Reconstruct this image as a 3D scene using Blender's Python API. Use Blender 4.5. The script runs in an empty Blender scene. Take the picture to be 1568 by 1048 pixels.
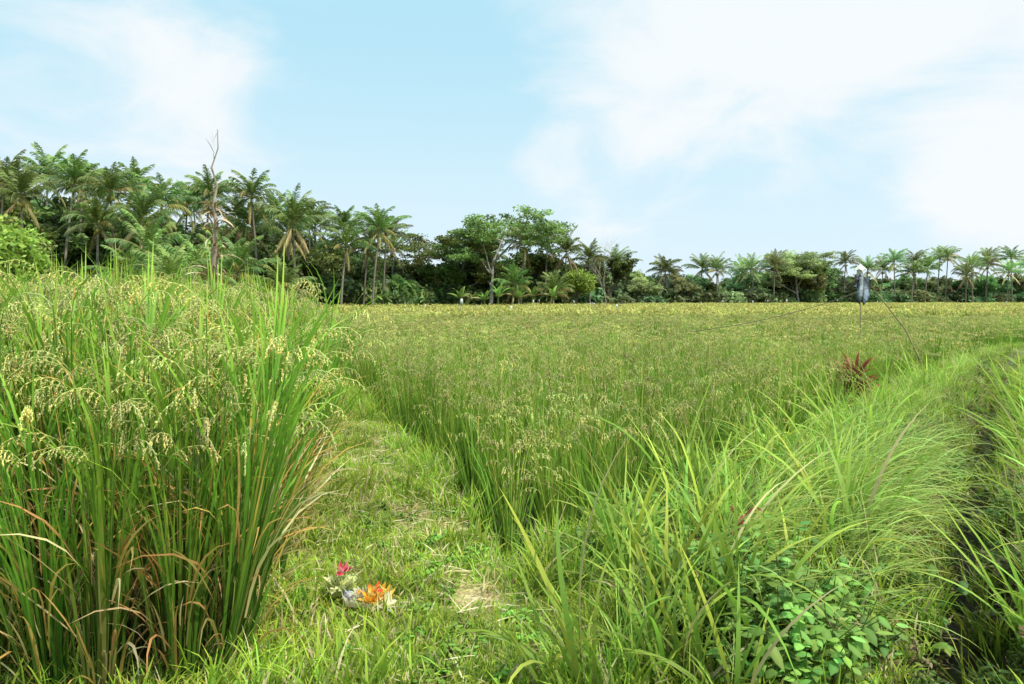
import bpy, math, random
import numpy as np
from math import sin, cos, pi, radians
from mathutils import Vector
random.seed(11); rng=np.random.default_rng(11)
R_=random.random; U=random.uniform
scene=bpy.context.scene
scene.view_settings.view_transform='Standard'
scene.view_settings.look='None'; scene.view_settings.exposure=0

# ------------------------------------------------------------------ helpers
class MB:
    def __init__(s): s.v=[];s.f=[];s.c=[];s.m=[];s.o=(0,0,0)
    def add(s,vs,fs,cs,mi=0):
        o=len(s.v); ox,oy,oz=s.o
        s.v.extend([(a+ox,b+oy,c+oz) for a,b,c in vs] if (ox or oy or oz) else vs); s.c.extend(cs)
        s.f.extend([tuple(i+o for i in f) for f in fs]); s.m.extend([mi]*len(fs))
    def mesh(s,name,mats,smooth=True):
        me=bpy.data.meshes.new(name); me.from_pydata(s.v,[],s.f)
        at=me.color_attributes.new('Col','FLOAT_COLOR','POINT')
        c=np.ones((len(s.v),4),dtype=np.float32); c[:,:3]=np.array(s.c,dtype=np.float32)[:,:3]
        at.data.foreach_set('color',c.ravel())
        me.polygons.foreach_set('material_index',s.m)
        me.polygons.foreach_set('use_smooth',[smooth]*len(s.f))
        for m in mats: me.materials.append(m)
        me.update(); return me
def link(name,me,loc=(0,0,0),rz=0,sc=1,parent=None,rot=None):
    o=bpy.data.objects.new(name,me); scene.collection.objects.link(o)
    o.location=loc; o.rotation_euler=rot if rot else (0,0,rz)
    o.scale=(sc,sc,sc) if not hasattr(sc,'__len__') else sc
    if parent: o.parent=parent
    return o
def mixc(a,b,t): return tuple(a[i]*(1-t)+b[i]*t for i in range(3))
def jit(c,a=.15,h=.08):
    k=1+U(-a,a); return (c[0]*k*(1+U(-h,h)),c[1]*k,c[2]*k*(1+U(-h,h)))
def blade(mb,p,az,L,w,lean,droop,ca,cb,seg=5,tw=0,pw=1.4,mi=0,wavy=0,cc=None):
    x,y,z=p; vs=[];cs=[];fs=[]; ds=L/seg
    for i in range(seg+1):
        t=i/seg
        a=lean+droop*t**pw; azz=az+wavy*t
        d=(sin(a)*cos(azz),sin(a)*sin(azz),cos(a))
        s=(-sin(azz),cos(azz),0.0)
        n=(d[1]*s[2]-d[2]*s[1],d[2]*s[0]-d[0]*s[2],d[0]*s[1]-d[1]*s[0])
        T=tw*(0.3+t); sv=[s[k]*cos(T)+n[k]*sin(T) for k in range(3)]
        hw=w*.5*(.55+.45*min(1,t/.3))*(1-max(0,(t-.35)/.65)**1.7)
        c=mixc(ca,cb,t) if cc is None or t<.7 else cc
        if i==seg: vs.append((x,y,z)); cs.append(c)
        else:
            vs.append((x-sv[0]*hw,y-sv[1]*hw,z-sv[2]*hw)); vs.append((x+sv[0]*hw,y+sv[1]*hw,z+sv[2]*hw)); cs+= [c,c]
        x+=d[0]*ds;y+=d[1]*ds;z+=d[2]*ds
    for i in range(seg-1): fs.append((2*i,2*i+1,2*i+3,2*i+2))
    fs.append((2*seg-2,2*seg-1,2*seg))
    mb.add(vs,fs,cs,mi); return (x,y,z)
def tube(mb,pts,rad,sides,col,mi=0,cap=False):
    vs=[];cs=[];fs=[];n=len(pts)
    for i,p in enumerate(pts):
        p=Vector(p); a=Vector(pts[max(0,i-1)]); b=Vector(pts[min(n-1,i+1)])
        d=(b-a).normalized(); up=Vector((0,0,1)) if abs(d.z)<.9 else Vector((1,0,0))
        u=d.cross(up).normalized(); v=d.cross(u)
        for k in range(sides):
            q=2*pi*k/sides; r=rad[i]
            w=p+u*cos(q)*r+v*sin(q)*r; vs.append(tuple(w))
            cs.append(jit(col,.15,.03))
    for i in range(n-1):
        for k in range(sides):
            k2=(k+1)%sides; fs.append((i*sides+k,i*sides+k2,(i+1)*sides+k2,(i+1)*sides+k))
    if cap: fs.append(tuple(range((n-1)*sides,n*sides)))
    mb.add(vs,fs,cs,mi)
def grain(mb,p,d,l,w,c):
    d=Vector(d).normalized(); u=d.orthogonal().normalized(); v=d.cross(u); p=Vector(p)
    vs=[tuple(p)]+[tuple(p+d*l*.5+(u*cos(q)+v*sin(q))*w*.5) for q in (0,2.09,4.19)]+[tuple(p+d*l)]
    mb.add(vs,[(0,1,2),(0,2,3),(0,3,1),(4,2,1),(4,3,2),(4,1,3)],[c]*5)
def panicle(mb,p,az,L,n,c,gl=.011,gw=.0045,lean=.25,bend=2.3,nb=8,bl0=.075):
    x,y,z=p; seg=10; pts=[];ds=L/seg
    for i in range(seg+1):
        t=i/seg; a=lean+bend*t**1.1; d=(sin(a)*cos(az),sin(a)*sin(az),cos(a))
        pts.append(((x,y,z),d)); x+=d[0]*ds;y+=d[1]*ds;z+=d[2]*ds
    sc=mixc(c,(.2,.3,.04),.5)
    tube(mb,[q[0] for q in pts[::2]],[.0018]*(seg//2+1),3,sc)
    for b in range(nb):
        t=.22+.78*b/nb; i=int(t*seg); P,d=pts[min(i,seg)]
        a2=az+U(-1,1)*1.3; bl=U(.5,1)*bl0*(1.25-t*.6)*L/.24
        out=Vector((cos(a2),sin(a2),0)); dd=(Vector(d)*.9+out*.4).normalized(); q=Vector(P); m=max(3,n//nb)
        for k in range(m):
            dd=(dd+Vector((0,0,-.25))).normalized(); q=q+dd*bl/m
            g=(dd+Vector((U(-.4,.4),U(-.4,.4),U(-.4,.2)))).normalized()
            grain(mb,q,g,gl*U(.8,1.15),gw,jit(c,.2,.12))

# ------------------------------------------------------------------ materials
def nodes(name):
    m=bpy.data.materials.new(name); m.use_nodes=True; nt=m.node_tree; nt.nodes.clear(); return m,nt
def foliage(name,trans=.4,rough=.5,hv=.03,vv=.4,gain=1.0,nscale=.5,namt=.35,spec=.35,sat=1.0):
    m,nt=nodes(name); N=nt.nodes.new; Lk=nt.links.new
    at=N('ShaderNodeAttribute'); at.attribute_name='Col'
    oi=N('ShaderNodeObjectInfo'); geo=N('ShaderNodeNewGeometry')
    nz=N('ShaderNodeTexNoise'); nz.inputs['Scale'].default_value=nscale; nz.inputs['Detail'].default_value=3
    Lk(geo.outputs['Position'],nz.inputs['Vector'])
    def mr(src,a,b,c,d):
        q=N('ShaderNodeMapRange'); q.inputs[1].default_value=a;q.inputs[2].default_value=b;q.inputs[3].default_value=c;q.inputs[4].default_value=d
        Lk(src,q.inputs[0]); return q.outputs[0]
    h=mr(oi.outputs['Random'],0,1,.5-hv/2,.5+hv/2); v=mr(oi.outputs['Random'],0,1,(1-vv/2)*gain,(1+vv/2)*gain)
    v2=mr(nz.outputs[0],.3,.7,1-namt/2,1+namt/2)
    mu=N('ShaderNodeMath');mu.operation='MULTIPLY';Lk(v,mu.inputs[0]);Lk(v2,mu.inputs[1])
    hs=N('ShaderNodeHueSaturation'); Lk(at.outputs['Color'],hs.inputs['Color']);Lk(h,hs.inputs['Hue']);Lk(mu.outputs[0],hs.inputs['Value'])
    hs.inputs['Saturation'].default_value=sat
    pb=N('ShaderNodeBsdfPrincipled'); pb.inputs['Roughness'].default_value=rough
    pb.inputs['Specular IOR Level'].default_value=spec
    Lk(hs.outputs[0],pb.inputs['Base Color'])
    out=N('ShaderNodeOutputMaterial')
    if trans>0:
        tr=N('ShaderNodeBsdfTranslucent'); Lk(hs.outputs[0],tr.inputs['Color'])
        mx=N('ShaderNodeMixShader'); mx.inputs[0].default_value=trans
        Lk(pb.outputs[0],mx.inputs[1]);Lk(tr.outputs[0],mx.inputs[2]);Lk(mx.outputs[0],out.inputs[0])
    else: Lk(pb.outputs[0],out.inputs[0])
    return m
M_rice=foliage('rice_leaf',.38,.55,.03,.35,1.42,.35,.3,.22,.95)
M_grass=foliage('grass_leaf',.40,.55,.04,.5,1.45,1.2,.42,.22,.96)
M_tree=foliage('tree_leaf',.28,.5,.07,.7,1.2,.12,.5,.3,.92)
M_hazy=foliage('distant_leaf_haze_tint',.33,.6,.10,.9,2.05,.06,.6,.3,.76)  # distance haze put into the leaf colour: paler and less saturated
M_bark=foliage('bark',0,.85,.02,.3,1.0,3,.5,.15)
M_petal=foliage('petal',.35,.5,0,.1,1.0,20,.2)
def plain(name,rough=.8,nscale=20,namt=.3,spec=.3): return foliage(name,0,rough,0,0,1,nscale,namt,spec)
M_cloth=plain('cloth',.7); M_wall=plain('plaster',.85,4,.25); M_tile=plain('roof_tile',.8,6,.5)

# ------------------------------------------------------------------ terrain layout
def Ledge(y): return np.interp(y,[-3,2.2,3.0,3.7,5.2,7.8,12,20,120],[-.7,-.78,-.88,-1.04,-1.52,-2.33,-3.75,-6.4,-42])
def Redge(y): return np.interp(y,[-3,2.9,3.2,5.2,7,9,12,20,120],[.2,-.02,-.12,-.67,-1.4,-2.1,-3.2,-5.8,-41.3])
def Pedge(y): return np.interp(y,[-3,2.85,5.45,9,19.3,46,200],[-6.,-.05,2.2,4.9,14.5,40,180])
def Ditch(y): return np.interp(y,[-3,2.0,3.4,4.0,8.2,15.7,40,200],[-3,1.25,2.25,2.65,5.75,11.6,33,170])
def pad_in(x,y): return np.minimum((x-Redge(y))*.9,(Pedge(y)-x)*.75)
def sst(a,b,x):
    t=np.clip((x-a)/(b-a),0,1); return t*t*(3-2*t)
_lat=rng.random((256,256))
def vn(x,y,s):
    x=np.asarray(x)*s+100.3;y=np.asarray(y)*s+57.7
    xi=np.floor(x).astype(int);yi=np.floor(y).astype(int);fx=x-xi;fy=y-yi;fx=fx*fx*(3-2*fx);fy=fy*fy*(3-2*fy)
    g=lambda a,b:_lat[a%256,b%256]
    return (g(xi,yi)*(1-fx)+g(xi+1,yi)*fx)*(1-fy)+(g(xi,yi+1)*(1-fx)+g(xi+1,yi+1)*fx)*fy
PD=.52
def height(x,y):
    h=.035*(vn(x,y,3)-.5)+.08*(vn(x,y,1.1)-.5)
    h=np.where(np.hypot(x,y)>30,h*.3,h)
    h=h-PD*sst(-.02,.2,pad_in(x,y)+.08*(vn(x,y,4)-.5))
    h=h-PD*sst(.0,.3,Ledge(y)-x)*sst(10,10.5,y)
    dd=np.abs(x-Ditch(y))*.8
    h=h-.45*(1-sst(.0,.32,dd+.2*(vn(x,y,2.5)-.5)))*(y>1)
    h=h-.4*sst(1.2,1.6,(x-Ditch(y)))*sst(7,8,y)
    return h
def axis(a,b,s,lim):
    c=list(np.arange(a,b+s/2,s)); st=s;p=b;hi=[]
    while p<lim: st*=1.09;p+=st;hi.append(p)
    st=s;p=a;lo=[]
    while p>-lim: st*=1.09;p-=st;lo.append(p)
    return np.array(lo[::-1]+c+hi)
xs=axis(-4.5,8,.06,1600);ys=axis(1.,11,.06,1600)
GX,GY=np.meshgrid(xs,ys);GZ=height(GX,GY)
nx,ny=len(xs),len(ys)
V=np.stack([GX.ravel(),GY.ravel(),GZ.ravel()],1)
I=np.arange(nx*ny).reshape(ny,nx)
F=np.stack([I[:-1,:-1].ravel(),I[:-1,1:].ravel(),I[1:,1:].ravel(),I[1:,:-1].ravel()],1)
me=bpy.data.meshes.new('ground'); me.vertices.add(len(V)); me.vertices.foreach_set('co',V.ravel())
me.loops.add(F.size); me.loops.foreach_set('vertex_index',F.ravel().astype(np.int32))
me.polygons.add(len(F)); me.polygons.foreach_set('loop_start',np.arange(0,F.size,4,dtype=np.int32))
me.polygons.foreach_set('use_smooth',[True]*len(F)); me.update(calc_edges=True); me.validate()
def bare(x,y):
    b=np.exp(-(((x+.62)/.22)**2+((y-3.7)/.45)**2))+.9*np.exp(-(((x+.22)/.2)**2+((y-2.6)/.18)**2))+.7*np.exp(-(((x+1.05)/.2)**2+((y-5)/1.)**2))+.4*np.exp(-(((x+.3)/.15)**2+((y-3.3)/.5)**2))
    return np.clip(b*.95+1.7*(vn(x,y,4.5)-.6),0,1)
gx,gy=GX.ravel(),GY.ravel()
soil=np.array([.44,.30,.17]);green=np.array([.24,.29,.035]);mud=np.array([.035,.04,.015]);far=np.array([.22,.24,.03])
b=bare(gx,gy)[:,None]; C=green*(1-b*.8)+soil*b*.8
C=C*(.7+.6*vn(gx,gy,6))[:,None]
k=sst(-.02,.15,np.maximum(pad_in(gx,gy),(Ledge(gy)-gx)*(gy>2.1)))[:,None]; C=C*(1-k)+mud*k
k=sst(40,90,np.hypot(gx,gy))[:,None]; C=C*(1-k)+far*k
k=(1-sst(.1,.4,np.abs(gx-Ditch(gy))*.8))[:,None]*(gy>1)[:,None]; C=C*(1-k)+np.array([.075,.055,.028])*k
at=me.color_attributes.new('Col','FLOAT_COLOR','POINT')
at.data.foreach_set('color',np.concatenate([C,np.ones((len(C),1))],1).astype(np.float32).ravel())
m,nt=nodes('ground_soil');N=nt.nodes.new;Lk=nt.links.new
a=N('ShaderNodeAttribute');a.attribute_name='Col';tc=N('ShaderNodeNewGeometry')
n1=N('ShaderNodeTexNoise');n1.inputs['Scale'].default_value=35;n1.inputs['Detail'].default_value=8;Lk(tc.outputs['Position'],n1.inputs['Vector'])
mr=N('ShaderNodeMapRange');mr.inputs[1].default_value=.3;mr.inputs[2].default_value=.7;mr.inputs[3].default_value=.45;mr.inputs[4].default_value=1.5;Lk(n1.outputs[0],mr.inputs[0])
hs=N('ShaderNodeHueSaturation');Lk(a.outputs['Color'],hs.inputs['Color']);Lk(mr.outputs[0],hs.inputs['Value'])
pb=N('ShaderNodeBsdfPrincipled');pb.inputs['Roughness'].default_value=.9;Lk(hs.outputs[0],pb.inputs['Base Color'])
bp=N('ShaderNodeBump');bp.inputs['Strength'].default_value=.6;bp.inputs['Distance'].default_value=.02;Lk(n1.outputs[0],bp.inputs['Height']);Lk(bp.outputs[0],pb.inputs['Normal'])
o=N('ShaderNodeOutputMaterial');Lk(pb.outputs[0],o.inputs[0])
me.materials.append(m); link('ground',me)
# ditch water
m,nt=nodes('water');pb=nt.nodes.new('ShaderNodeBsdfPrincipled');pb.inputs['Base Color'].default_value=(.06,.045,.025,1);pb.inputs['Roughness'].default_value=.35;pb.inputs['Specular IOR Level'].default_value=.25
nz=nt.nodes.new('ShaderNodeTexNoise');nz.inputs['Scale'].default_value=9;bp=nt.nodes.new('ShaderNodeBump');bp.inputs['Strength'].default_value=.25
nt.links.new(nz.outputs[0],bp.inputs['Height']);nt.links.new(bp.outputs[0],pb.inputs['Normal'])
o=nt.nodes.new('ShaderNodeOutputMaterial');nt.links.new(pb.outputs[0],o.inputs[0])
mb=MB()
yy=np.concatenate([np.arange(1.2,20,.3),np.arange(20,60,2)])
vs=[];fs=[]
for i,y in enumerate(yy):
    d=float(Ditch(y)); vs+=[(d-.3,y,-.445),(d+.3,y,-.445)]
    if i: fs.append((2*i-2,2*i-1,2*i+1,2*i))
mb.add(vs,fs,[(.1,.1,.1)]*len(vs)); link('ditch_water',mb.mesh('ditch_water',[m]))

# ------------------------------------------------------------------ instancing
def instancer(name,x,y,z,meshes,smin=.85,smax=1.15,tilt=.08,zs=None,scl=None,rot=None):
    n=len(x); me=bpy.data.meshes.new(name); me.vertices.add(n)
    me.vertices.foreach_set('co',np.stack([x,y,z],1).astype(np.float32).ravel())
    if rot is None: rot=np.stack([rng.normal(0,tilt,n),rng.normal(0,tilt,n),rng.uniform(0,2*pi,n)],1)
    s=rng.uniform(smin,smax,n) if scl is None else scl
    S=np.stack([s,s,s*(rng.uniform(.85,1.15,n) if zs is None else zs)],1)
    a=me.attributes.new('rot','FLOAT_VECTOR','POINT');a.data.foreach_set('vector',rot.astype(np.float32).ravel())
    a=me.attributes.new('scl','FLOAT_VECTOR','POINT');a.data.foreach_set('vector',S.astype(np.float32).ravel())
    a=me.attributes.new('idx','INT','POINT');a.data.foreach_set('value',rng.integers(0,len(meshes),n).astype(np.int32))
    col=bpy.data.collections.new(name+'_parts')
    for i,mm in enumerate(meshes):
        col.objects.link(bpy.data.objects.new('%s_part_%02d'%(name,i),mm))
    ob=link(name,me)
    ng=bpy.data.node_groups.new(name+'_scatter','GeometryNodeTree')
    ng.interface.new_socket('Geometry',in_out='INPUT',socket_type='NodeSocketGeometry')
    ng.interface.new_socket('Geometry',in_out='OUTPUT',socket_type='NodeSocketGeometry')
    N=ng.nodes.new;gi=N('NodeGroupInput');go=N('NodeGroupOutput');iop=N('GeometryNodeInstanceOnPoints');ci=N('GeometryNodeCollectionInfo')
    ci.inputs['Collection'].default_value=col;ci.inputs['Separate Children'].default_value=True;ci.inputs['Reset Children'].default_value=True
    def na(t,nm):
        q=N('GeometryNodeInputNamedAttribute');q.data_type=t;q.inputs['Name'].default_value=nm
        return [o for o in q.outputs if o.enabled and o.name=='Attribute'][0]
    L=ng.links.new
    L(gi.outputs[0],iop.inputs['Points']);L(ci.outputs[0],iop.inputs['Instance']);iop.inputs['Pick Instance'].default_value=True
    L(na('INT','idx'),iop.inputs['Instance Index']);L(na('FLOAT_VECTOR','rot'),iop.inputs['Rotation']);L(na('FLOAT_VECTOR','scl'),iop.inputs['Scale'])
    L(iop.outputs[0],go.inputs[0])
    md=ob.modifiers.new('scatter','NODES');md.node_group=ng
    return ob

# ------------------------------------------------------------------ rice
HEAD=(.55,.50,.18)
DRY=[(.42,.30,.13),(.36,.17,.05),(.5,.4,.2),(.3,.22,.06),(.5,.3,.07),(.45,.22,.06)]
def rice_tall(seed):
    random.seed(seed); mb=MB()
    for i in range(42):
        r=U(0,.06);a=U(0,2*pi);p=(r*cos(a),r*sin(a),0);az=a+U(-.8,.8)
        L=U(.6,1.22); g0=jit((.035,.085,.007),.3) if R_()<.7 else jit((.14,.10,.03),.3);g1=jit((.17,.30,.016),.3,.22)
        cc=(.48,.28,.05) if R_()<.15 else None
        blade(mb,p,az,L,U(.008,.013),U(.0,.16),U(.1,.6)+(1.0 if R_()<.2 else 0),g0,g1,7,U(-1.2,1.2),2.2,cc=cc)
    for i in range(34): # culm leaves, up to the heads
        a=U(0,2*pi);z=U(.35,1.0);blade(mb,(.04*cos(a),.04*sin(a),z),a,U(.22,.42),U(.007,.011),U(.12,.45),U(.1,1.1),(.10,.20,.012),jit((.25,.37,.024),.2),5,U(-.8,.8),1.5,cc=(.48,.25,.04) if R_()<.22 else None)
    for i in range(56): # dry lower leaves
        a=U(0,2*pi);z=U(.0,.5);c=jit(random.choice(DRY),.3)
        blade(mb,(.07*cos(a),.07*sin(a),z),a,U(.15,.48),U(.004,.010),U(.05,.7),U(.2,2.2),c,jit(c),5,U(-1.5,1.5),1.4,wavy=U(-.6,.6))
    for i in range(11):
        a=U(0,2*pi);r=U(0,.05);H=U(.74,1.1);ln=U(.02,.18)
        p0=(r*cos(a),r*sin(a),0);p1=(p0[0]+sin(ln)*H*cos(a),p0[1]+sin(ln)*H*sin(a),H)
        tube(mb,[p0,mixc(p0,p1,.5),p1],[.003,.0025,.002],3,(.12,.2,.025))
        panicle(mb,p1,a+U(-.5,.5),U(.20,.28),84,jit(HEAD,.15),.0115,.0052,U(.1,.5),2.5,9,.042)
    return mb.mesh('rice_tall',[M_rice])
def rice_clump(mb,nl,npn,ng,gl,w=1.0,seg=5,sp=.045):
    for i in range(nl):
        r=U(0,sp);a=U(0,2*pi);az=a+U(-.8,.8);L=U(.6,1.12)
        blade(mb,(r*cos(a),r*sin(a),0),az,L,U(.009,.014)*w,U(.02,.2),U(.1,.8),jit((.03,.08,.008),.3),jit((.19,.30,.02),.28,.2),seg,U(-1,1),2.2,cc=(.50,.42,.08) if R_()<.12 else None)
    for i in range(npn):
        a=U(0,2*pi);H=U(.74,.97);ln=U(.03,.18);p1=(sin(ln)*H*cos(a),sin(ln)*H*sin(a),H)
        panicle(mb,p1,a+U(-.5,.5),U(.16,.23),ng,jit(HEAD,.2),gl,gl*.48,U(.1,.5),2.5,4,.04)
def rice_mid(seed):
    random.seed(seed);mb=MB();rice_clump(mb,36,7,34,.0155);return mb.mesh('rice_mid',[M_rice])
def rice_block(seed,k=3,s=.29):
    random.seed(seed);mb=MB()
    for i in range(k):
        for j in range(k):
            mb.o=((i-(k-1)/2)*s+U(-.06,.06),(j-(k-1)/2)*s+U(-.06,.06),U(-.2,.1));rice_clump(mb,20,6,12,.031,1.7,4)
    return mb.mesh('rice_block',[M_rice])
def rice_patch(seed):
    random.seed(seed); mb=MB()
    for q in range(11):
        cx,cy,cz=U(-.5,.5),U(-.5,.5),U(-.22,.1)
        for i in range(13):
            x,y=cx+U(-.1,.1),cy+U(-.1,.1)
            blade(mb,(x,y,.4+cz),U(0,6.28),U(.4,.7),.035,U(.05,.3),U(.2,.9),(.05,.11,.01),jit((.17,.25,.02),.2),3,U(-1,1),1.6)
        for i in range(6):
            x,y=cx+U(-.12,.12),cy+U(-.12,.12);c=jit((.41,.36,.08),.2)
            blade(mb,(x,y,U(.75,.95)+cz),U(0,6.28),U(.14,.26),.052,.6,1.5,c,jit(c),3,U(-1,1),1.2)
    return mb.mesh('rice_patch',[M_rice])
LT=[rice_tall(s) for s in range(6)]
def grid(x0,x1,y0,y1,s,j=.25):
    gx,gy=np.meshgrid(np.arange(x0,x1,s),np.arange(y0,y1,s));gx=gx.ravel();gy=gy.ravel()
    return gx+rng.normal(0,s*j,len(gx)),gy+rng.normal(0,s*j,len(gy))
x,y=grid(-11,0,2.18,9.6,.18)
k=(x<Ledge(y)-.10)&(x>-1.05*y-.8); x,y=x[k],y[k]
zz=height(x,y)
rim=np.clip(1-(Ledge(y)-x)/.55,0,1); fr=np.clip(1-(y-2.2)/.5,0,1); n=len(x)
rot=np.stack([rng.normal(0,.06,n)+.14*fr*rng.random(n),rng.normal(0,.06,n)+.24*rim*rng.random(n),np.zeros(n)],1)
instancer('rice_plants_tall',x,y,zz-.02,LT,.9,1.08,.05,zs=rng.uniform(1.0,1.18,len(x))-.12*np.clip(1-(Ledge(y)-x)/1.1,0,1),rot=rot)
treeD=lambda b:np.interp(b,[-1.2,-.75,-.37,-.18,.11,.4,.75,1.2],[58,62,70,84,104,134,160,190])
def fieldmask(x,y,e=.19):
    m=(pad_in(x,y)>e)|((Ledge(y)-x>e)&(y>10.6))|((x-Ditch(y)>1.7+e)&(y>8.5))
    b=x/np.maximum(y,.1)
    return m&(y<treeD(b)-4)&(b>-1.0)&(b<1.0)
NR=[rice_mid(s+20) for s in range(6)]
x,y=grid(-8,13,2.9,12,.25,.12);k=fieldmask(x,y)&(np.abs(x)<y*.95+1.2);x,y=x[k],y[k]
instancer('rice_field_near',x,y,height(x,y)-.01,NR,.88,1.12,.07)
MR=[rice_block(s+40) for s in range(5)]
x,y=grid(-32,32,12.3,34,.87,.04);k=fieldmask(x,y,.4)&(np.abs(x)<y*.95);x,y=x[k],y[k]
instancer('rice_field_middle',x,y,height(x,y)-.01,MR,.95,1.08,.03)
FR=[rice_patch(s+60) for s in range(5)]
x,y=grid(-110,160,34,160,.97,.2);k=fieldmask(x,y)&(np.abs(x)<y*.95);x,y=x[k],y[k]
instancer('rice_field_far',x,y,height(x,y)-.01,FR,.95,1.15,.03,zs=.85+.3*vn(x,y,.35))

# ------------------------------------------------------------------ grasses
def tuft(seed,n,r,L0,L1,w,ca,cb,lean,droop,dry=.1,seg=4,dryc=((.34,.26,.11),(.5,.42,.22))):
    random.seed(seed);mb=MB()
    for i in range(n):
        q=r*math.sqrt(R_());a=U(0,2*pi);d=R_()<dry
        c0,c1=dryc if d else (jit(ca,.3),jit(cb,.3,.25))
        blade(mb,(q*cos(a),q*sin(a),-.01),U(0,2*pi),U(L0,L1),w*U(.6,1.4),U(.05,lean),U(.2,droop),c0,c1,seg,U(-1,1),1.3)
    return mb.mesh('grass_tuft',[M_grass])
SG=[tuft(s+80,86,.13,.02,.08,.0055,(.12,.20,.014),(.33,.41,.035),1.1,1.0,[.08,.12,.35,.1,.15,.22][s],3) for s in range(6)]
EG=[tuft(s+100,72,.12,.06,.24,.0065,(.08,.16,.01),(.32,.42,.03),.6,1.3,[.05,.06,.22,.05,.08,.12][s],4) for s in range(6)]
TG=[tuft(s+120,20,.10,.35,.95,.016,(.07,.15,.01),(.34,.44,.05),.55,1.8,.03,9,((.25,.22,.07),(.55,.45,.2))) for s in range(7)]
FG=[tuft(s+140,40,.09,.25,.65,.006,(.08,.15,.012),(.40,.48,.09),.6,1.8,[.05,.08,.22,.06,.1,.08][s],7) for s in range(6)]
OFF=[(-.67,2.72),(-.55,2.60)]
def offmask(x,y,r): return np.minimum(np.hypot(x-OFF[0][0],y-OFF[0][1]),np.hypot(x-OFF[1][0],y-OFF[1][1]))>r
N0=16000
x=rng.uniform(-3.2,2.5,N0);y=rng.uniform(1.3,10,N0)
on=((x>Ledge(y)-.15)|(y<2.25))&(pad_in(x,y)<.02)&(x<Ditch(y)-.2)
b=bare(x,y); k=on&(rng.random(N0)<(1-b*.92)*np.clip(3.6/y,.3,1)*.8)&offmask(x,y,.12)&~((np.abs(x+.58)<.17)&(y>2.36)&(y<2.6)&(rng.random(N0)<.5)); xg,yg=x[k],y[k]
instancer('path_grass',xg,yg,height(xg,yg),SG,scl=rng.uniform(.6,1.2,len(xg))*(.7+.8*vn(xg,yg,2.3)),tilt=.15)
N0=24000
x=rng.uniform(-5,18,N0);y=rng.uniform(1.9,22,N0);p=pad_in(x,y)
e1=(p>-.14)&(p<.03)&(x<Redge(y)+.6)
e2=(x>Pedge(y)-.06)&(x<Ditch(y)-.16)&(x>Redge(y)+.1)
e3=(x>Ditch(y)+.12)&(x<Ditch(y)+2)
e4=((np.abs(x-Ledge(y)+.02)<.07)&(y>2.2))
e5=(x<Ledge(y))&(y<2.3)
e6=(x>Ledge(y))&(x<Redge(y))&(vn(x,y,3.3)>.68)
k=((e1&(rng.random(N0)<.5))|(e2&(rng.random(N0)<.55))|(e3&(rng.random(N0)<.5))|(e4&(rng.random(N0)<.4))|e5|(e6&(rng.random(N0)<.25)))&(rng.random(N0)<np.clip(6/y,.4,1))&offmask(x,y,.25)
x,y=x[k],y[k]
instancer('bund_grass',x,y,height(x,y),EG,.7,1.3,.15)
def weedgap(x,y): return np.maximum(np.exp(-(((x-.90)/.2)**2+((y-2.42)/.24)**2)),.8*np.exp(-(((x-.78)/.16)**2+((y-2.1)/.16)**2)))
N0=4200
x=rng.uniform(-.3,9,N0);y=rng.uniform(1.9,9,N0)
e2=(x>Pedge(y)+.12)&(x<Ditch(y)-.45)&(x>-.08)
e3=(x>Ditch(y)+.32)&(x<Ditch(y)+1.6)&(y>1.8)
dens=np.where(y<4.6,.50,.06)*np.clip((vn(x,y,2.2)-.2)*2.2,.1,1.2)
k=((e2&(rng.random(N0)<dens))|(e3&(rng.random(N0)<.22)))&(weedgap(x,y)<.4); x,y=x[k],y[k]
sc=rng.uniform(.6,1.0,len(x))*np.where((x<.42)&(y>2.45),.5,1.)*np.where(y<2.2,.85,1)
n=len(x);rot=np.stack([rng.normal(.03,.12,n),rng.normal(.12,.14,n),rng.uniform(0,6.28,n)*1.0],1)
instancer('tall_grass',x,y,height(x,y),TG,scl=sc,rot=rot)
N0=4600
x=rng.uniform(.2,16,N0);y=rng.uniform(2,18,N0)
k=((x>Pedge(y)+.1)&(x<Ditch(y)-.26)|((x>Ditch(y)+.25)&(x<Ditch(y)+1.9)))&(weedgap(x,y)<.3)&(rng.random(N0)<.4);x,y=x[k],y[k]
instancer('fine_grass',x,y,height(x,y),FG,.55,.9,.12)
def fallen(seed):
    random.seed(seed);mb=MB()
    for i in range(30):
        a=U(0,6.28);c=jit((.40,.46,.10),.25,.2)
        blade(mb,(.08*cos(a),.08*sin(a),0),U(-1.5,.6),U(.4,.9),U(.004,.009),U(.1,.7),U(.8,2.2),(.10,.16,.015),c,9,U(-1,1),1.2)
    return mb.mesh('fallen_grass',[M_grass])
FA=[fallen(s+300) for s in range(5)]
N0=900
x=rng.uniform(.6,3.6,N0);y=rng.uniform(2.3,4.8,N0);k=(x<Ditch(y)-.36)&(x>Ditch(y)-1.1)&(rng.random(N0)<.42)&(weedgap(x,y)<.3);x,y=x[k],y[k];n=len(x)
instancer('fallen_long_grass',x,y,height(x,y),FA,.55,.95,rot=np.stack([rng.normal(0,.1,n),rng.normal(0,.1,n),rng.normal(0,.7,n)],1))
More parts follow.
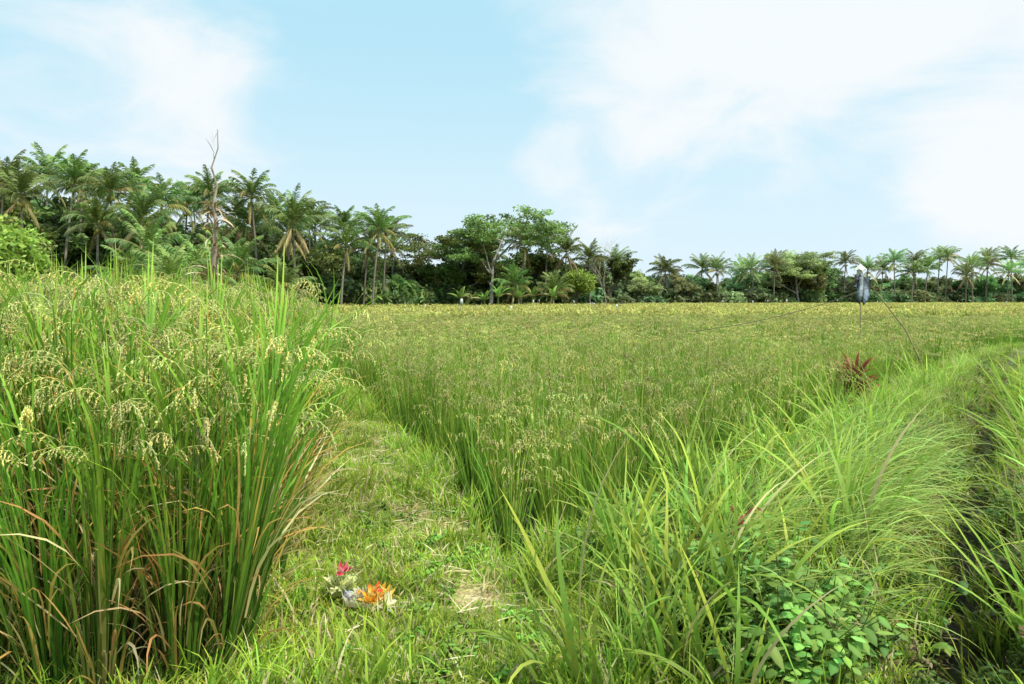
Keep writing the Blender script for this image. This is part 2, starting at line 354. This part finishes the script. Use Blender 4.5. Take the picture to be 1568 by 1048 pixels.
# dry straw litter
mb=MB();random.seed(5)
def hh(x,y): return float(height(np.array([x]),np.array([y]))[0])
for i in range(4600):
    y=U(1.9,6.5);x=U(float(Ledge(y)),min(float(Redge(y)),float(Ditch(y))-.3) if y>2.9 else .5)
    if R_()>bare(np.array([x]),np.array([y]))[0]+.2: continue
    c=jit(random.choice([(.5,.4,.22),(.4,.27,.13),(.6,.52,.33),(.38,.22,.12)]))
    blade(mb,(x,y,hh(x,y)+.012+U(0,.035)),U(0,6.28),U(.04,.15),U(.002,.006),1.45,U(-.1,.3),c,jit(c),3,U(-1,1))
link('straw_litter',mb.mesh('straw_litter',[M_grass]))
# broad-leaf weeds
def leafcard(mb,p,az,tilt,L,w,c,mi=0):
    d=Vector((cos(az)*cos(tilt),sin(az)*cos(tilt),sin(tilt)));s=Vector((-sin(az),cos(az),0));n=d.cross(s)*-1
    p=Vector(p);P=lambda t,q,h=0:tuple(p+d*L*t+s*w*q+n*(h*w)-Vector((0,0,L*.35*t*t)))
    vs=[P(0,0),P(.3,-.5,.15),P(.65,-.42,.12),P(1,0),P(.65,.42,.12),P(.3,.5,.15),P(.3,0),P(.65,0)]
    c2=tuple(k*1.25 for k in c)
    mb.add(vs,[(0,1,6),(1,2,7,6),(2,3,7),(3,4,7),(4,5,6,7),(5,0,6)],[c2,c,c,c,c,c,c2,c2],mi)
def weed(seed,H,n,L,c,ns=7):
    random.seed(seed);mb=MB()
    for s in range(ns):
        a=U(0,6.28);ln=U(.1,.8);h=H*U(.5,1);top=(sin(ln)*h*cos(a),sin(ln)*h*sin(a),cos(ln)*h)
        tube(mb,[(0,0,0),mixc((0,0,.02),top,.5),top],[.0025,.002,.0015],3,(.12,.15,.03))
        for i in range(n):
            t=U(.35,1);leafcard(mb,mixc((0,0,0),top,t),U(0,6.28),U(-.5,.6),L*U(.5,1.3),L*U(.4,.65),jit(c,.4,.2))
    return mb.mesh('weed',[M_grass])
WD=[weed(s,.3,8,.05,(.13,.22,.035)) for s in range(5)]
x=np.concatenate([rng.normal(.90,.15,95),rng.uniform(.2,5,110)]);y=np.concatenate([rng.normal(2.42,.18,95),rng.uniform(2.4,6.5,110)])
k=(x<Ditch(y)-.15)&(x>Pedge(y)+.1)&(x>0)&(y>1.9);x,y=x[k],y[k]
instancer('broadleaf_weeds',x,y,height(x,y),WD,.7,1.3,.15)
DW=[weed(s+50,.2,12,.032,c,9) for s,c in enumerate([(.16,.12,.04),(.11,.16,.03),(.18,.16,.06),(.10,.14,.025)])]
N0=1700
y=rng.uniform(2.,14,N0);x=Ditch(y)+rng.uniform(-.6,.45,N0);k=(np.abs(x-Ditch(y)-.02)>.075)&(rng.random(N0)<np.clip(5/y,.3,1));x,y=x[k],y[k]
instancer('ditch_bank_weeds',x,y,height(x,y),DW,.5,1.15,.25)
WS=[weed(s+9,.05,4,.022,(.17,.28,.03)) for s in range(3)]
x=rng.uniform(-1.2,.4,380);y=rng.uniform(1.9,5,380);k=(x>Ledge(y))&(pad_in(x,y)<0)&offmask(x,y,.12);x,y=x[k],y[k]
instancer('clover_weeds',x,y,height(x,y),WS,.8,1.7,.1)
def redplant(name,loc,n,H,c0,c1,w):
    mb=MB()
    for i in range(n):
        a=U(0,6.28);blade(mb,(.05*cos(a),.05*sin(a),U(0,H*.65)),a,H*U(.3,.6),w*U(.6,1.2),U(.1,.9),U(.5,1.8),jit(c0,.3),jit(c1,.5,.2),6,U(-1,1))
    link(name,mb.mesh(name,[M_petal]),loc)
random.seed(3)
redplant('red_cordyline_plant',(4.22,8.4,-.2),150,.72,(.16,.05,.025),(.32,.09,.04),.035)
redplant('red_leaf_weed',(.86,2.66,.26),6,.2,(.3,.09,.04),(.55,.14,.10),.024)
redplant('red_leaf_weed',(.76,2.56,.2),4,.16,(.3,.1,.04),(.55,.16,.10),.02)

# ------------------------------------------------------------------ offerings
def petal_cluster(mb,c,n,L,w,cols,up=.4,R=.02):
    for i in range(n):
        a=U(0,6.28);r=R*R_();blade(mb,(c[0]+r*cos(a),c[1]+r*sin(a),c[2]),a,L*U(.6,1.2),w*U(.7,1.2),U(up,1.5),U(-.8,1.2),jit(random.choice(cols),.15),jit(random.choice(cols),.15),4,U(-1.2,1.2))
def tray(mb,s,c):
    for k in range(4):
        q=k*pi/2
        for i in range(8):
            t=-s+2*s*(i+.5)/8;x=t*cos(q)-s*sin(q);y=t*sin(q)+s*cos(q)
            blade(mb,(x,y,0),q+pi/2,.03,.018,.3,.7,c,jit(c,.2),3,0)
    mb.add([(-s,-s,.004),(s,-s,.004),(s,s,.004),(-s,s,.004)],[(0,1,2,3)],[c]*4)
random.seed(8)
mb=MB();tray(mb,.045,(.5,.55,.2));petal_cluster(mb,(0,0,.015),50,.042,.018,[(.65,.67,.28),(.75,.70,.40),(.55,.58,.24)],.4,.05)
petal_cluster(mb,(0,.02,.05),20,.03,.015,[(.7,.05,.1),(.8,.3,.33),(.5,.04,.06)],.3,.02)
link('flower_offering',mb.mesh('flower_offering',[M_petal]),(-.67,2.72,hh(-.67,2.72)+.035),.4,1.25)
mb=MB();tray(mb,.045,(.6,.55,.35));petal_cluster(mb,(.02,0,.01),40,.035,.017,[(.8,.28,.03),(.85,.45,.05),(.8,.6,.12)],.4,.045)
petal_cluster(mb,(-.05,0,.01),16,.032,.018,[(.42,.4,.5),(.55,.54,.58)],.5,.025);petal_cluster(mb,(.075,-.02,.01),18,.032,.016,[(.75,.73,.62),(.8,.66,.25)],.5,.03)
petal_cluster(mb,(.02,.01,.035),8,.024,.014,[(.75,.1,.04),(.85,.55,.05)],.3,.012)
link('flower_offering',mb.mesh('flower_offering',[M_petal]),(-.55,2.60,hh(-.55,2.60)+.035),-.3,1.25)

# ------------------------------------------------------------------ scarecrow, stakes, rope
BB=(.28,.22,.12)
mb=MB();random.seed(2)
tube(mb,[(0,0,-.5),(.01,0,.4),(0,0,1.85)],[.014,.012,.01],6,BB,0)
prof=[(1.97,.01),(1.95,.045),(1.9,.065),(1.83,.07),(1.79,.055),(1.75,.11),(1.66,.14),(1.5,.13),(1.36,.15),(1.25,.12),(1.17,.05)]
vs=[];cs=[];fs=[];ns=16
for i,(z,r) in enumerate(prof):
    for q in range(ns):
        a=2*pi*q/ns;rr=r*(1+.28*sin(3*a+i*.5)+U(-.15,.15))
        c=(.62,.61,.58) if i<5 else (.05,.055,.075)
        if i>=5 and q in(3,10): c=(.45,.47,.5)
        if i>=7 and q in(9,12,13): c=(.28,.33,.4)
        vs.append((rr*cos(a)+.03*sin(z*9)+.008*i,rr*.7*sin(a),z+.06*sin(2*a)*(i/9)));cs.append(c)
for i in range(len(prof)-1):
    for q in range(ns): fs.append((i*ns+q,(i+1)*ns+q,(i+1)*ns+(q+1)%ns,i*ns+(q+1)%ns))
mb.add(vs,fs,cs,0)
hv=[(.15*cos(2*pi*q/12)+.01,.12*sin(2*pi*q/12),1.88+.02*sin(3*q)) for q in range(12)]+[(0,0,2.02)]
mb.add(hv,[(q,(q+1)%12,12) for q in range(12)],[(.66,.62,.52)]*13)
for s in(-1,1): tube(mb,[(0,0,1.72),(s*.13,0,1.66),(s*.19,0,1.5)],[.045,.04,.045],6,(.06,.065,.085))
link('scarecrow',mb.mesh('scarecrow',[M_cloth],False),(7.65,15,-.02),.5)
mb=MB();tube(mb,[(6.95,11.4,-.1),(6.6,11.45,.7),(6.1,11.6,1.45)],[.014,.012,.008],6,BB);link('leaning_bamboo_stake',mb.mesh('leaning_bamboo_stake',[M_bark]))
mb=MB();P0=Vector((6.1,11.6,1.43));P1=Vector((2.4,9.1,.78))
tube(mb,[tuple(P0.lerp(P1,t/14)-Vector((0,0,.1*4*(t/14)*(1-t/14)))) for t in range(15)],[.005]*15,4,(.08,.07,.05));link('bird_scaring_rope',mb.mesh('bird_scaring_rope',[M_bark]))
mb=MB();random.seed(4)
for i in range(60):
    b=U(-.36,.95);d=float(treeD(b))*U(.45,.95);x=b*d;h=U(.7,1.25)
    tube(mb,[(x,d,-.4),(x+U(-.1,.1),d,h)],[.03,.02],4,(.4,.36,.28))
    if R_()<.5:
        s=U(.08,.24);z=h-s;c=(.7,.7,.66);mb.add([(x-s*.4,d,z),(x+s*.4,d+.05,z-.04),(x+s*.3,d,z+s*1.3),(x-s*.3,d+.03,z+s*1.4),(x,d-.12,z+s*.5)],[(0,1,4),(1,2,4),(2,3,4),(3,0,4)],[c]*5)
link('field_stakes_with_white_bags',mb.mesh('stakes',[M_cloth]))
# dry dead trunk
mb=MB();random.seed(6)
pts=[(U(-.03,.03)*i*.5,0,i*.5) for i in range(13)]
tube(mb,pts,[.12,.12,.11,.11,.10,.10,.08,.06,.04,.03,.02,.015,.01],8,(.3,.22,.16))
for i in range(110):
    a=U(0,6.28);z=U(.6,4.0);blade(mb,(.08*cos(a),.08*sin(a),z),a,U(.3,.9),U(.03,.10),U(.2,1),U(1.5,2.6),jit((.38,.26,.16),.3),jit((.46,.33,.21),.3),5,U(-1,1),.6,wavy=U(-1,1))
for i in range(12):
    a=U(0,6.28);blade(mb,(0,0,U(4,5.8)),a,U(.15,.5),.025,U(.1,.6),U(0,.8),(.3,.22,.16),(.3,.22,.16),4)
link('dead_tree_trunk',mb.mesh('dead_tree_trunk',[M_bark]),(-7.85,18,-.3),0,(1,1,1.0))

# ------------------------------------------------------------------ trees
def palm(seed,H,dry=.08,tone=1.0,nl=30,nf=28):
    random.seed(seed);mb=MB();bx,by=U(-1,1)*H*.08,U(-1,1)*H*.08
    pts=[(bx*(t/8)**1.6,by*(t/8)**1.6,H*t/8) for t in range(9)]
    tube(mb,pts,[.22]+[.15-.05*t/8 for t in range(1,9)],7,(.2*tone,.17*tone,.13*tone),1)
    top=Vector(pts[-1])
    n=nf
    for i in range(n):
        az=i*2.399+U(-.4,.4);q=i/n
        lean=.0+q*1.6+U(-.12,.2);L=U(3.2,4.8)*(.82+.18*q);drp=U(.9,1.5)
        isd=q>1-dry
        c=(.33,.23,.09) if isd else mixc((.19,.26,.04),(.06,.10,.018),q**.7); c=tuple(k*tone for k in jit(c,.3,.15))
        if R_()<.15 and q>.5: c=(.26*tone,.2*tone,.05*tone)
        if isd: lean=2.3;drp=.5;L*=.75
        p=top.copy();seg=nl;ds=L/seg;rp=[tuple(p)];az2=U(-.25,.25)
        for s in range(seg):
            t=s/seg;a=min(lean+drp*t**1.8,2.95);zz=az+az2*t;d=Vector((sin(a)*cos(zz),sin(a)*sin(zz),cos(a)));sd=Vector((-sin(zz),cos(zz),0))
            p=p+d*ds;rp.append(tuple(p))
            if t<.12 or R_()<.05: continue
            ll=.82*math.sin(pi*min(1,.2+t*.77))**.7
            for sg in(-1,1):
                dr=(sd*sg*.5+d*.8+Vector((0,0,-1))*U(.3,.9)*(1.2-cos(a)*.6)).normalized();w=d*.05
                e=p+dr*ll*U(.8,1.1);mid=p+dr*ll*.5+Vector((0,0,.05))
                cc=jit(c,.25)
                mb.add([tuple(p-w),tuple(p+w),tuple(mid+w*.9),tuple(mid-w*.9),tuple(e-Vector((0,0,.1)))],[(0,1,2,3),(3,2,4)],[cc]*5,0)
        tube(mb,rp[::4]+[rp[-1]],[.045]+[.03]*(len(rp[::4])-1)+[.01],3,(.22*tone,.22*tone,.07*tone),1)
    for i in range(9):
        a=U(0,6.28);c=top+Vector((.3*cos(a),.3*sin(a),-.35-U(0,.4)))
        tube(mb,[tuple(c+Vector((0,0,k))) for k in(-.16,-.1,0,.1,.15)],[.02,.11,.14,.1,.02],6,(.25*tone,.24*tone,.05*tone),1)
    return mb.mesh('palm_mesh',[M_tree,M_bark])
def tree(seed,H,spread,nleaf,ls,c,umb=False,levels=3,trunk=.3,kids=4,bark=(.16,.13,.09),cr=.8,bare_=False,tf=.36):
    random.seed(seed);mb=MB();tips=[]
    def grow(p,d,L,r,lv):
        pts=[p];q=p;n=4
        for i in range(n):
            d=(d+Vector((U(-.16,.16),U(-.16,.16),U(-.05,.1)))).normalized();q=q+d*L/n;pts.append(q)
        tube(mb,[tuple(k) for k in pts],[r*(1-.45*i/n) for i in range(n+1)],6 if lv>1 else 4,bark,1)
        if lv<=1: tips.append((q,L));tips.append((pts[2],L))
        if lv==0: return
        for k in range(kids+(1 if lv==levels else 0)):
            t=1-.5*R_() if k else 1;s=pts[int(round(t*n))];a=k*2.4+U(-.5,.5)
            ang=U(.35,.85)*spread
            o=d.orthogonal().normalized();o2=d.cross(o);nd=(d*cos(ang)+(o*cos(a)+o2*sin(a))*sin(ang)).normalized()
            if umb and lv<levels: nd.z*=.45;nd.normalize()
            grow(s,nd,L*U(.6,.82),r*.55,lv-1)
    grow(Vector((0,0,-.2)),Vector((U(-.08,.08),U(-.08,.08),1)),H*tf,trunk,levels)
    zmax=max(t[0].z for t in tips)
    if not bare_:
      for (p,L) in tips:
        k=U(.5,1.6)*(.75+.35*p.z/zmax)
        m=max(10,int(nleaf/len(tips)));rad=cr*U(.7,1.25)
        P=rng.normal(0,1,(m,3));P/=np.linalg.norm(P,axis=1)[:,None];P*=(rng.random(m)**.45)[:,None]*rad
        P[:,2]*=.35 if umb else .7
        for e in P:
            ctr=Vector((p.x+e[0],p.y+e[1],p.z+e[2]));u=Vector((U(-1,1),U(-1,1),U(-.6,.6))).normalized();v=u.orthogonal().normalized();v=(v*cos(1.)+u.cross(v)*U(-1,1)).normalized()
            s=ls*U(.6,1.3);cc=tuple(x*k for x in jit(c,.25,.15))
            mb.add([tuple(ctr-u*s),tuple(ctr+v*s*.5),tuple(ctr+u*s),tuple(ctr-v*s*.5)],[(0,1,2,3)],[cc]*4,0)
    zt=max(v[2] for v in mb.v);f=H/zt;mb.v=[(a*f,b*f,c_*f) for a,b,c_ in mb.v]
    return mb.mesh('tree_mesh',[M_tree,M_bark],False)
def banana(seed):
    random.seed(seed);mb=MB()
    tube(mb,[(0,0,0),(.03,0,1),(0,.03,2.0)],[.17,.14,.09],8,(.2,.22,.07),1)
    for i in range(10):
        az=i*2.4+U(-.2,.2);c=jit((.17,.26,.035),.2);L=U(1.7,2.5)
        if i>7: c=(.3,.22,.09)
        blade(mb,(0,0,1.9),az,L,U(.4,.55),.15+.1*i,U(.9,1.4),c,jit(c),9,U(-.5,.5),1.4)
    return mb.mesh('banana_mesh',[M_tree,M_bark])
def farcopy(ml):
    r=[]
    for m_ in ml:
        c=m_.copy();c.materials[0]=M_hazy;r.append(c)
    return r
PM=[palm(s,12) for s in range(5)]+[palm(9,12,.18)]
YP=[palm(31,3.0,.05,1.2),palm(32,4.0,.1,1.1)]
BT=[tree(1,12,.9,9000,.26,(.09,.13,.022)),tree(2,12,1.0,9000,.26,(.06,.09,.018)),tree(3,12,.8,8000,.24,(.17,.17,.035)),tree(4,12,1.1,9000,.28,(.115,.165,.025),kids=4)]
BUSH=[tree(s,4,1.2,3600,.2,c,levels=2,kids=5,trunk=.12,cr=.9,tf=.15) for s,c in((11,(.08,.12,.02)),(12,(.055,.085,.018)),(13,(.12,.14,.03)))]
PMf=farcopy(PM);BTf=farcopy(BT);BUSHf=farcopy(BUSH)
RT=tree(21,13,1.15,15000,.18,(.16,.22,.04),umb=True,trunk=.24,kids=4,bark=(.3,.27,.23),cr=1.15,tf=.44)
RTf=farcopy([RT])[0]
BR=tree(22,10,.7,10,.2,(.2,.2,.1),trunk=.05,bark=(.3,.27,.23),bare_=True)
BN=[banana(s) for s in range(3)]
MG=tree(24,6,1.1,11000,.12,(.19,.26,.02),levels=3,kids=4,trunk=.2,cr=.75)
def at(b,d): return (b*d,d)
random.seed(77)
def put(name,mesh,b,d,H,base,z=-.4):
    x,y=at(b,d);s=H/base;link(name,mesh,(x,y,z),U(0,6.28),(s,s,s))
PS={h:[palm(100+h*7+s,h,.1 if s else .2) for s in range(3)] for h in (6,8,10)}
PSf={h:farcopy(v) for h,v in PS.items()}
def put_palm(b,d,h,i):
    s=U(.82,1.08);H=h+.4
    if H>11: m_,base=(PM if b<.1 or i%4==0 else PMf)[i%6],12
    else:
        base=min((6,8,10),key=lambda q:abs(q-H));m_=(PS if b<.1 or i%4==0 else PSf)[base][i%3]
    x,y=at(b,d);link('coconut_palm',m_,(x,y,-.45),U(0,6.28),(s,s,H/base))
# bearing (x/y), distance, crown-centre height
palms=[(-.75,60,11.5),(-.71,58,10.2),(-.665,62,12.0),(-.63,66,12.2),(-.58,62,10.9),(-.545,70,12.0),(-.515,64,9.8),(-.48,72,10.2),(-.447,68,11.9),(-.41,74,9.6),(-.375,68,11.0),
(-.35,76,10.2),(-.315,67,8.4),(-.28,80,9.9),(-.25,72,7),(-.205,74,8.4),(-.235,84,10.5),(-.17,88,7.6),(-.69,70,13),(-.46,80,12.3),(-.60,76,12.5),(-.30,86,11),(-.735,64,9),(-.61,60,8.4),(-.53,60,7.6),(-.39,70,8.0),(-.22,78,7.4),(-.33,74,9),(-.19,80,9.2),
(.012,88,8.8),(.07,92,7.4),(.045,98,9.0),(.115,98,7.0),(.155,108,7.2),(-.03,100,8),(.30,125,6.4),(.275,128,6.4),(.355,130,7.6),(.38,128,8.0),(.335,134,6.4),(.225,118,6),
(.49,140,8.2),(.56,146,9.9),(.535,150,8.2),(.60,148,8.4),(.64,152,10.4),(.675,150,8.6),(.70,158,10.4),(.735,155,11),(.77,160,9.8),(.44,142,8.6),(.515,142,6.9),(.80,160,10),(.62,158,11),(.66,146,6.7),(.72,150,7.6),(.58,142,6.9),(.585,150,9.6),(.69,152,9.2),(.755,156,9.0),(-.8,60,12),(-.85,62,12)]
for i,(b,d,h) in enumerate(palms): put_palm(b+U(-.006,.006),d,h+U(-.7,.7),i)
for b,d,h in[(-.50,44,3.0),(-.56,46,2.6),(-.46,48,3.4),(-.40,52,3.2),(-.34,60,3),(-.53,50,4),(-.43,58,4.4),(.0,84,3),(.06,88,3)]:
    i+=1;x,y=at(b,d);link('young_coconut_palm',YP[i%2],(x,y,-.4),U(0,6.28),(.8,.8,h/3.5))
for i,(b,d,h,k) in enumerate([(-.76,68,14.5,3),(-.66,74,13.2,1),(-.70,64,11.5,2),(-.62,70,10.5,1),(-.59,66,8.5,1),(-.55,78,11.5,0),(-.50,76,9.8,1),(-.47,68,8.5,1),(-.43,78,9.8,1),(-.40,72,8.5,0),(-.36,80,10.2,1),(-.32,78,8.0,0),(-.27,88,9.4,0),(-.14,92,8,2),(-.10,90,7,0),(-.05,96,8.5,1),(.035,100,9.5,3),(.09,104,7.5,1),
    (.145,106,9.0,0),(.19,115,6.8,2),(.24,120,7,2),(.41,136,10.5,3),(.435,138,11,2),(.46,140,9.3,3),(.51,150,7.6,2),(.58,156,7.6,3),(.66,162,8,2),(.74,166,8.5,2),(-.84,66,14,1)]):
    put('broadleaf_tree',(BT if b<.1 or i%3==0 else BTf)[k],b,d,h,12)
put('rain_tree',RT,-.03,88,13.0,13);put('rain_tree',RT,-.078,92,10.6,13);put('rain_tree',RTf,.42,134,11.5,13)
put('bare_tree',BR,.14,99,11.5,10);put('bare_tree',BR,.23,118,9,10)
put('mango_tree',MG,-.775,34,6.1,6);put('mango_tree',MG,.095,92,6,6)
for i,(b,d) in enumerate([(-.52,42),(-.47,43),(-.43,46),(-.60,44),(-.04,82),(-.055,83),(-.02,82),(.01,83),(.03,84),(-.075,82),(.06,86),(-.38,50),(-.66,45)]): put('banana_plant',BN[i%3],b,d,U(2.6,3.6),3.6)
def massH(b): return np.interp(b,[-1,-.55,-.3,-.2,-.16,-.1,.05,.15,.3,.4,.46,.52,.75,1],[12,10.5,9,7.8,6.8,7.2,7.8,7.2,6.2,8.3,7.8,6.6,7.6,8])
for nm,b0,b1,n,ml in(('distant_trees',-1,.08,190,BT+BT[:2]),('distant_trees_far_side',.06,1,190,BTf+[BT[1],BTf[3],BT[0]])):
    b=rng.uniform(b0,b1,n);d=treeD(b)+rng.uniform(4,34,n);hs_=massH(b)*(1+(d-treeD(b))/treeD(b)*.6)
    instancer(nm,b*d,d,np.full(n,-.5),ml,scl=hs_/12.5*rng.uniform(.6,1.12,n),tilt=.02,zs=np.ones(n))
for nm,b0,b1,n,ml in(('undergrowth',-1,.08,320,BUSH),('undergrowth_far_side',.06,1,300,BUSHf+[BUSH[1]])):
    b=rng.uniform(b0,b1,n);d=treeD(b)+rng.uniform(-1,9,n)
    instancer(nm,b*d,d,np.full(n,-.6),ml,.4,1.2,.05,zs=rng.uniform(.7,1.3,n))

# house
W,D,H=2.6,2.2,2.0
def box(mb,x0,x1,y0,y1,z0,z1,c,mi=0):
    v=[(x,y,z) for x in(x0,x1) for y in(y0,y1) for z in(z0,z1)]
    mb.add(v,[(0,1,3,2),(4,6,7,5),(0,4,5,1),(2,3,7,6),(0,2,6,4),(1,5,7,3)],[c]*8,mi)
hp=bpy.data.objects.new('tiled_roof_house',None);scene.collection.objects.link(hp);hp.location=(-31.5,52,-.4);hp.rotation_euler=(0,0,.2)
mb=MB();box(mb,-W,W,-D,D,0,H,(.3,.27,.22));o=link('walls',mb.mesh('walls',[M_wall],False),parent=hp)
mb=MB();c=(.13,.085,.06)
for s in(-1,1):
    for k in range(10):
        t0,t1=k/10,(k+1)/10;y0,y1=s*(D+.6)*(1-t0),s*(D+.6)*(1-t1);z0,z1=H-.15+1.5*t0,H-.15+1.5*t1
        box_v=[(-W-.5+2*t0*.6,y0,z0),(W+.5-2*t0*.6,y0,z0),(W+.5-2*t1*.6,y1,z1+.04),(-W-.5+2*t1*.6,y1,z1+.04)];cc=jit(c,.25);mb.add(box_v,[(0,1,2,3)],[cc]*4)
tube(mb,[(-W+.6,0,H+1.42),(W-.6,0,H+1.42)],[.1,.1],8,(.12,.08,.06))
for s in(-1,1): mb.add([(s*(W+.5),-(D+.6),H-.15),(s*(W+.5),D+.6,H-.15),(s*(W-.7),0,H+1.4)],[(0,1,2)],[c]*3)
link('roof',mb.mesh('roof',[M_tile],False),parent=hp)
mb=MB();box(mb,-.45,.45,-D-.04,-D+.02,0,1.9,(.15,.08,.04));box(mb,-2.1,-1.2,-D-.04,-D+.02,.8,1.6,(.05,.06,.07));box(mb,1.2,2.1,-D-.04,-D+.02,.8,1.6,(.05,.06,.07));link('door_and_windows',mb.mesh('door',[M_wall],False),parent=hp)

# ------------------------------------------------------------------ light
el=radians(56);azs=radians(122) # clockwise from +Y : from behind right
S=Vector((sin(azs)*cos(el),cos(azs)*cos(el),sin(el)))
ld=bpy.data.lights.new('sun','SUN');ld.energy=4.9;ld.angle=radians(1.5);ld.color=(1,.965,.89)
lo=bpy.data.objects.new('sun',ld);scene.collection.objects.link(lo);lo.rotation_euler=(-S).to_track_quat('-Z','Y').to_euler();lo.location=(0,0,30)
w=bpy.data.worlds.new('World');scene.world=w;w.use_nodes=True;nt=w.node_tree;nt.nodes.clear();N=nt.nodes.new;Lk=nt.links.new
sky=N('ShaderNodeTexSky');sky.sky_type='NISHITA';sky.sun_disc=False;sky.sun_elevation=el;sky.sun_rotation=azs;sky.air_density=1;sky.dust_density=1.5
tc=N('ShaderNodeTexCoord');sep=N('ShaderNodeSeparateXYZ');Lk(tc.outputs['Generated'],sep.inputs[0])
def math_(op,a,b=None,clamp=False):
    q=N('ShaderNodeMath');q.operation=op;q.use_clamp=clamp
    for i,vv in enumerate((a,b)):
        if vv is None: continue
        if isinstance(vv,(int,float)): q.inputs[i].default_value=vv
        else: Lk(vv,q.inputs[i])
    return q.outputs[0]
def mrange(s,a,b,c,d):
    q=N('ShaderNodeMapRange');q.interpolation_type='SMOOTHSTEP'
    for i,vv in enumerate((a,b,c,d)): q.inputs[i+1].default_value=vv
    Lk(s,q.inputs[0]);return q.outputs[0]
def mixn(f,a,b):
    q=N('ShaderNodeMix');q.data_type='RGBA'
    if isinstance(f,(int,float)): q.inputs[0].default_value=f
    else: Lk(f,q.inputs[0])
    for i,vv in((6,a),(7,b)):
        if isinstance(vv,tuple): q.inputs[i].default_value=vv+(1,)
        else: Lk(vv,q.inputs[i])
    return q.outputs[2]
base=mixn(.85,sky.outputs[0],(5.0,8.8,10.4))
hz=mrange(sep.outputs[2],.0,.40,.92,0.10)
base=mixn(hz,base,(7.8,9.25,10.1))
zz_=math_('ADD',sep.outputs[2],.35)
cx=math_('DIVIDE',sep.outputs[0],zz_);cy=math_('DIVIDE',sep.outputs[1],zz_)
cmb=N('ShaderNodeCombineXYZ');Lk(cx,cmb.inputs[0]);Lk(cy,cmb.inputs[1])
nz=N('ShaderNodeTexNoise');nz.inputs['Scale'].default_value=2.6;nz.inputs['Detail'].default_value=9;nz.inputs['Roughness'].default_value=.57;nz.inputs['Distortion'].default_value=.5
Lk(cmb.outputs[0],nz.inputs['Vector'])
dens=nz.outputs[0]
def blob(v,c0,amt):
    vv=Vector(v).normalized();q=N('ShaderNodeVectorMath');q.operation='DOT_PRODUCT';Lk(tc.outputs['Generated'],q.inputs[0]);q.inputs[1].default_value=vv
    return mrange(q.outputs['Value'],c0,1.0,0,amt)
for v,c0,amt in[((.36,1,.38),.965,.28),((.15,1,.4),.98,.12),((.75,1,.42),.96,.22),((-.68,1,.34),.955,.08),((-.40,1,.25),.985,.12),((-.16,1,.30),.97,-.18),((.42,1,.17),.985,-.14),((.74,1,.2),.988,.22),((.1,1,.2),.992,.12)]:
    dens=math_('ADD',dens,blob(v,c0,amt))
cl=mrange(dens,.44,.82,0,.92)
col=mixn(cl,base,(9.5,9.8,10.0))
# sky above the frame is brightened to throw extra light on the scene
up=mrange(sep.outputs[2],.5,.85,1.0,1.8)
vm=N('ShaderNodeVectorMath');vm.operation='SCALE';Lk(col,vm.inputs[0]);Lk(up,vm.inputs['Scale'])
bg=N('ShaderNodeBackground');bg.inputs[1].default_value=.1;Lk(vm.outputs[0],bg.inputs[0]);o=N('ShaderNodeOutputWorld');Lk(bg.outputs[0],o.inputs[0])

# ------------------------------------------------------------------ camera
cd=bpy.data.cameras.new('camera');cd.lens=24;cd.sensor_width=36;cd.clip_end=5000;cd.clip_start=.05;cd.shift_y=-.041
co=bpy.data.objects.new('camera',cd);scene.collection.objects.link(co);co.location=(0,0,1.2);co.rotation_euler=(pi/2,0,0);scene.camera=co
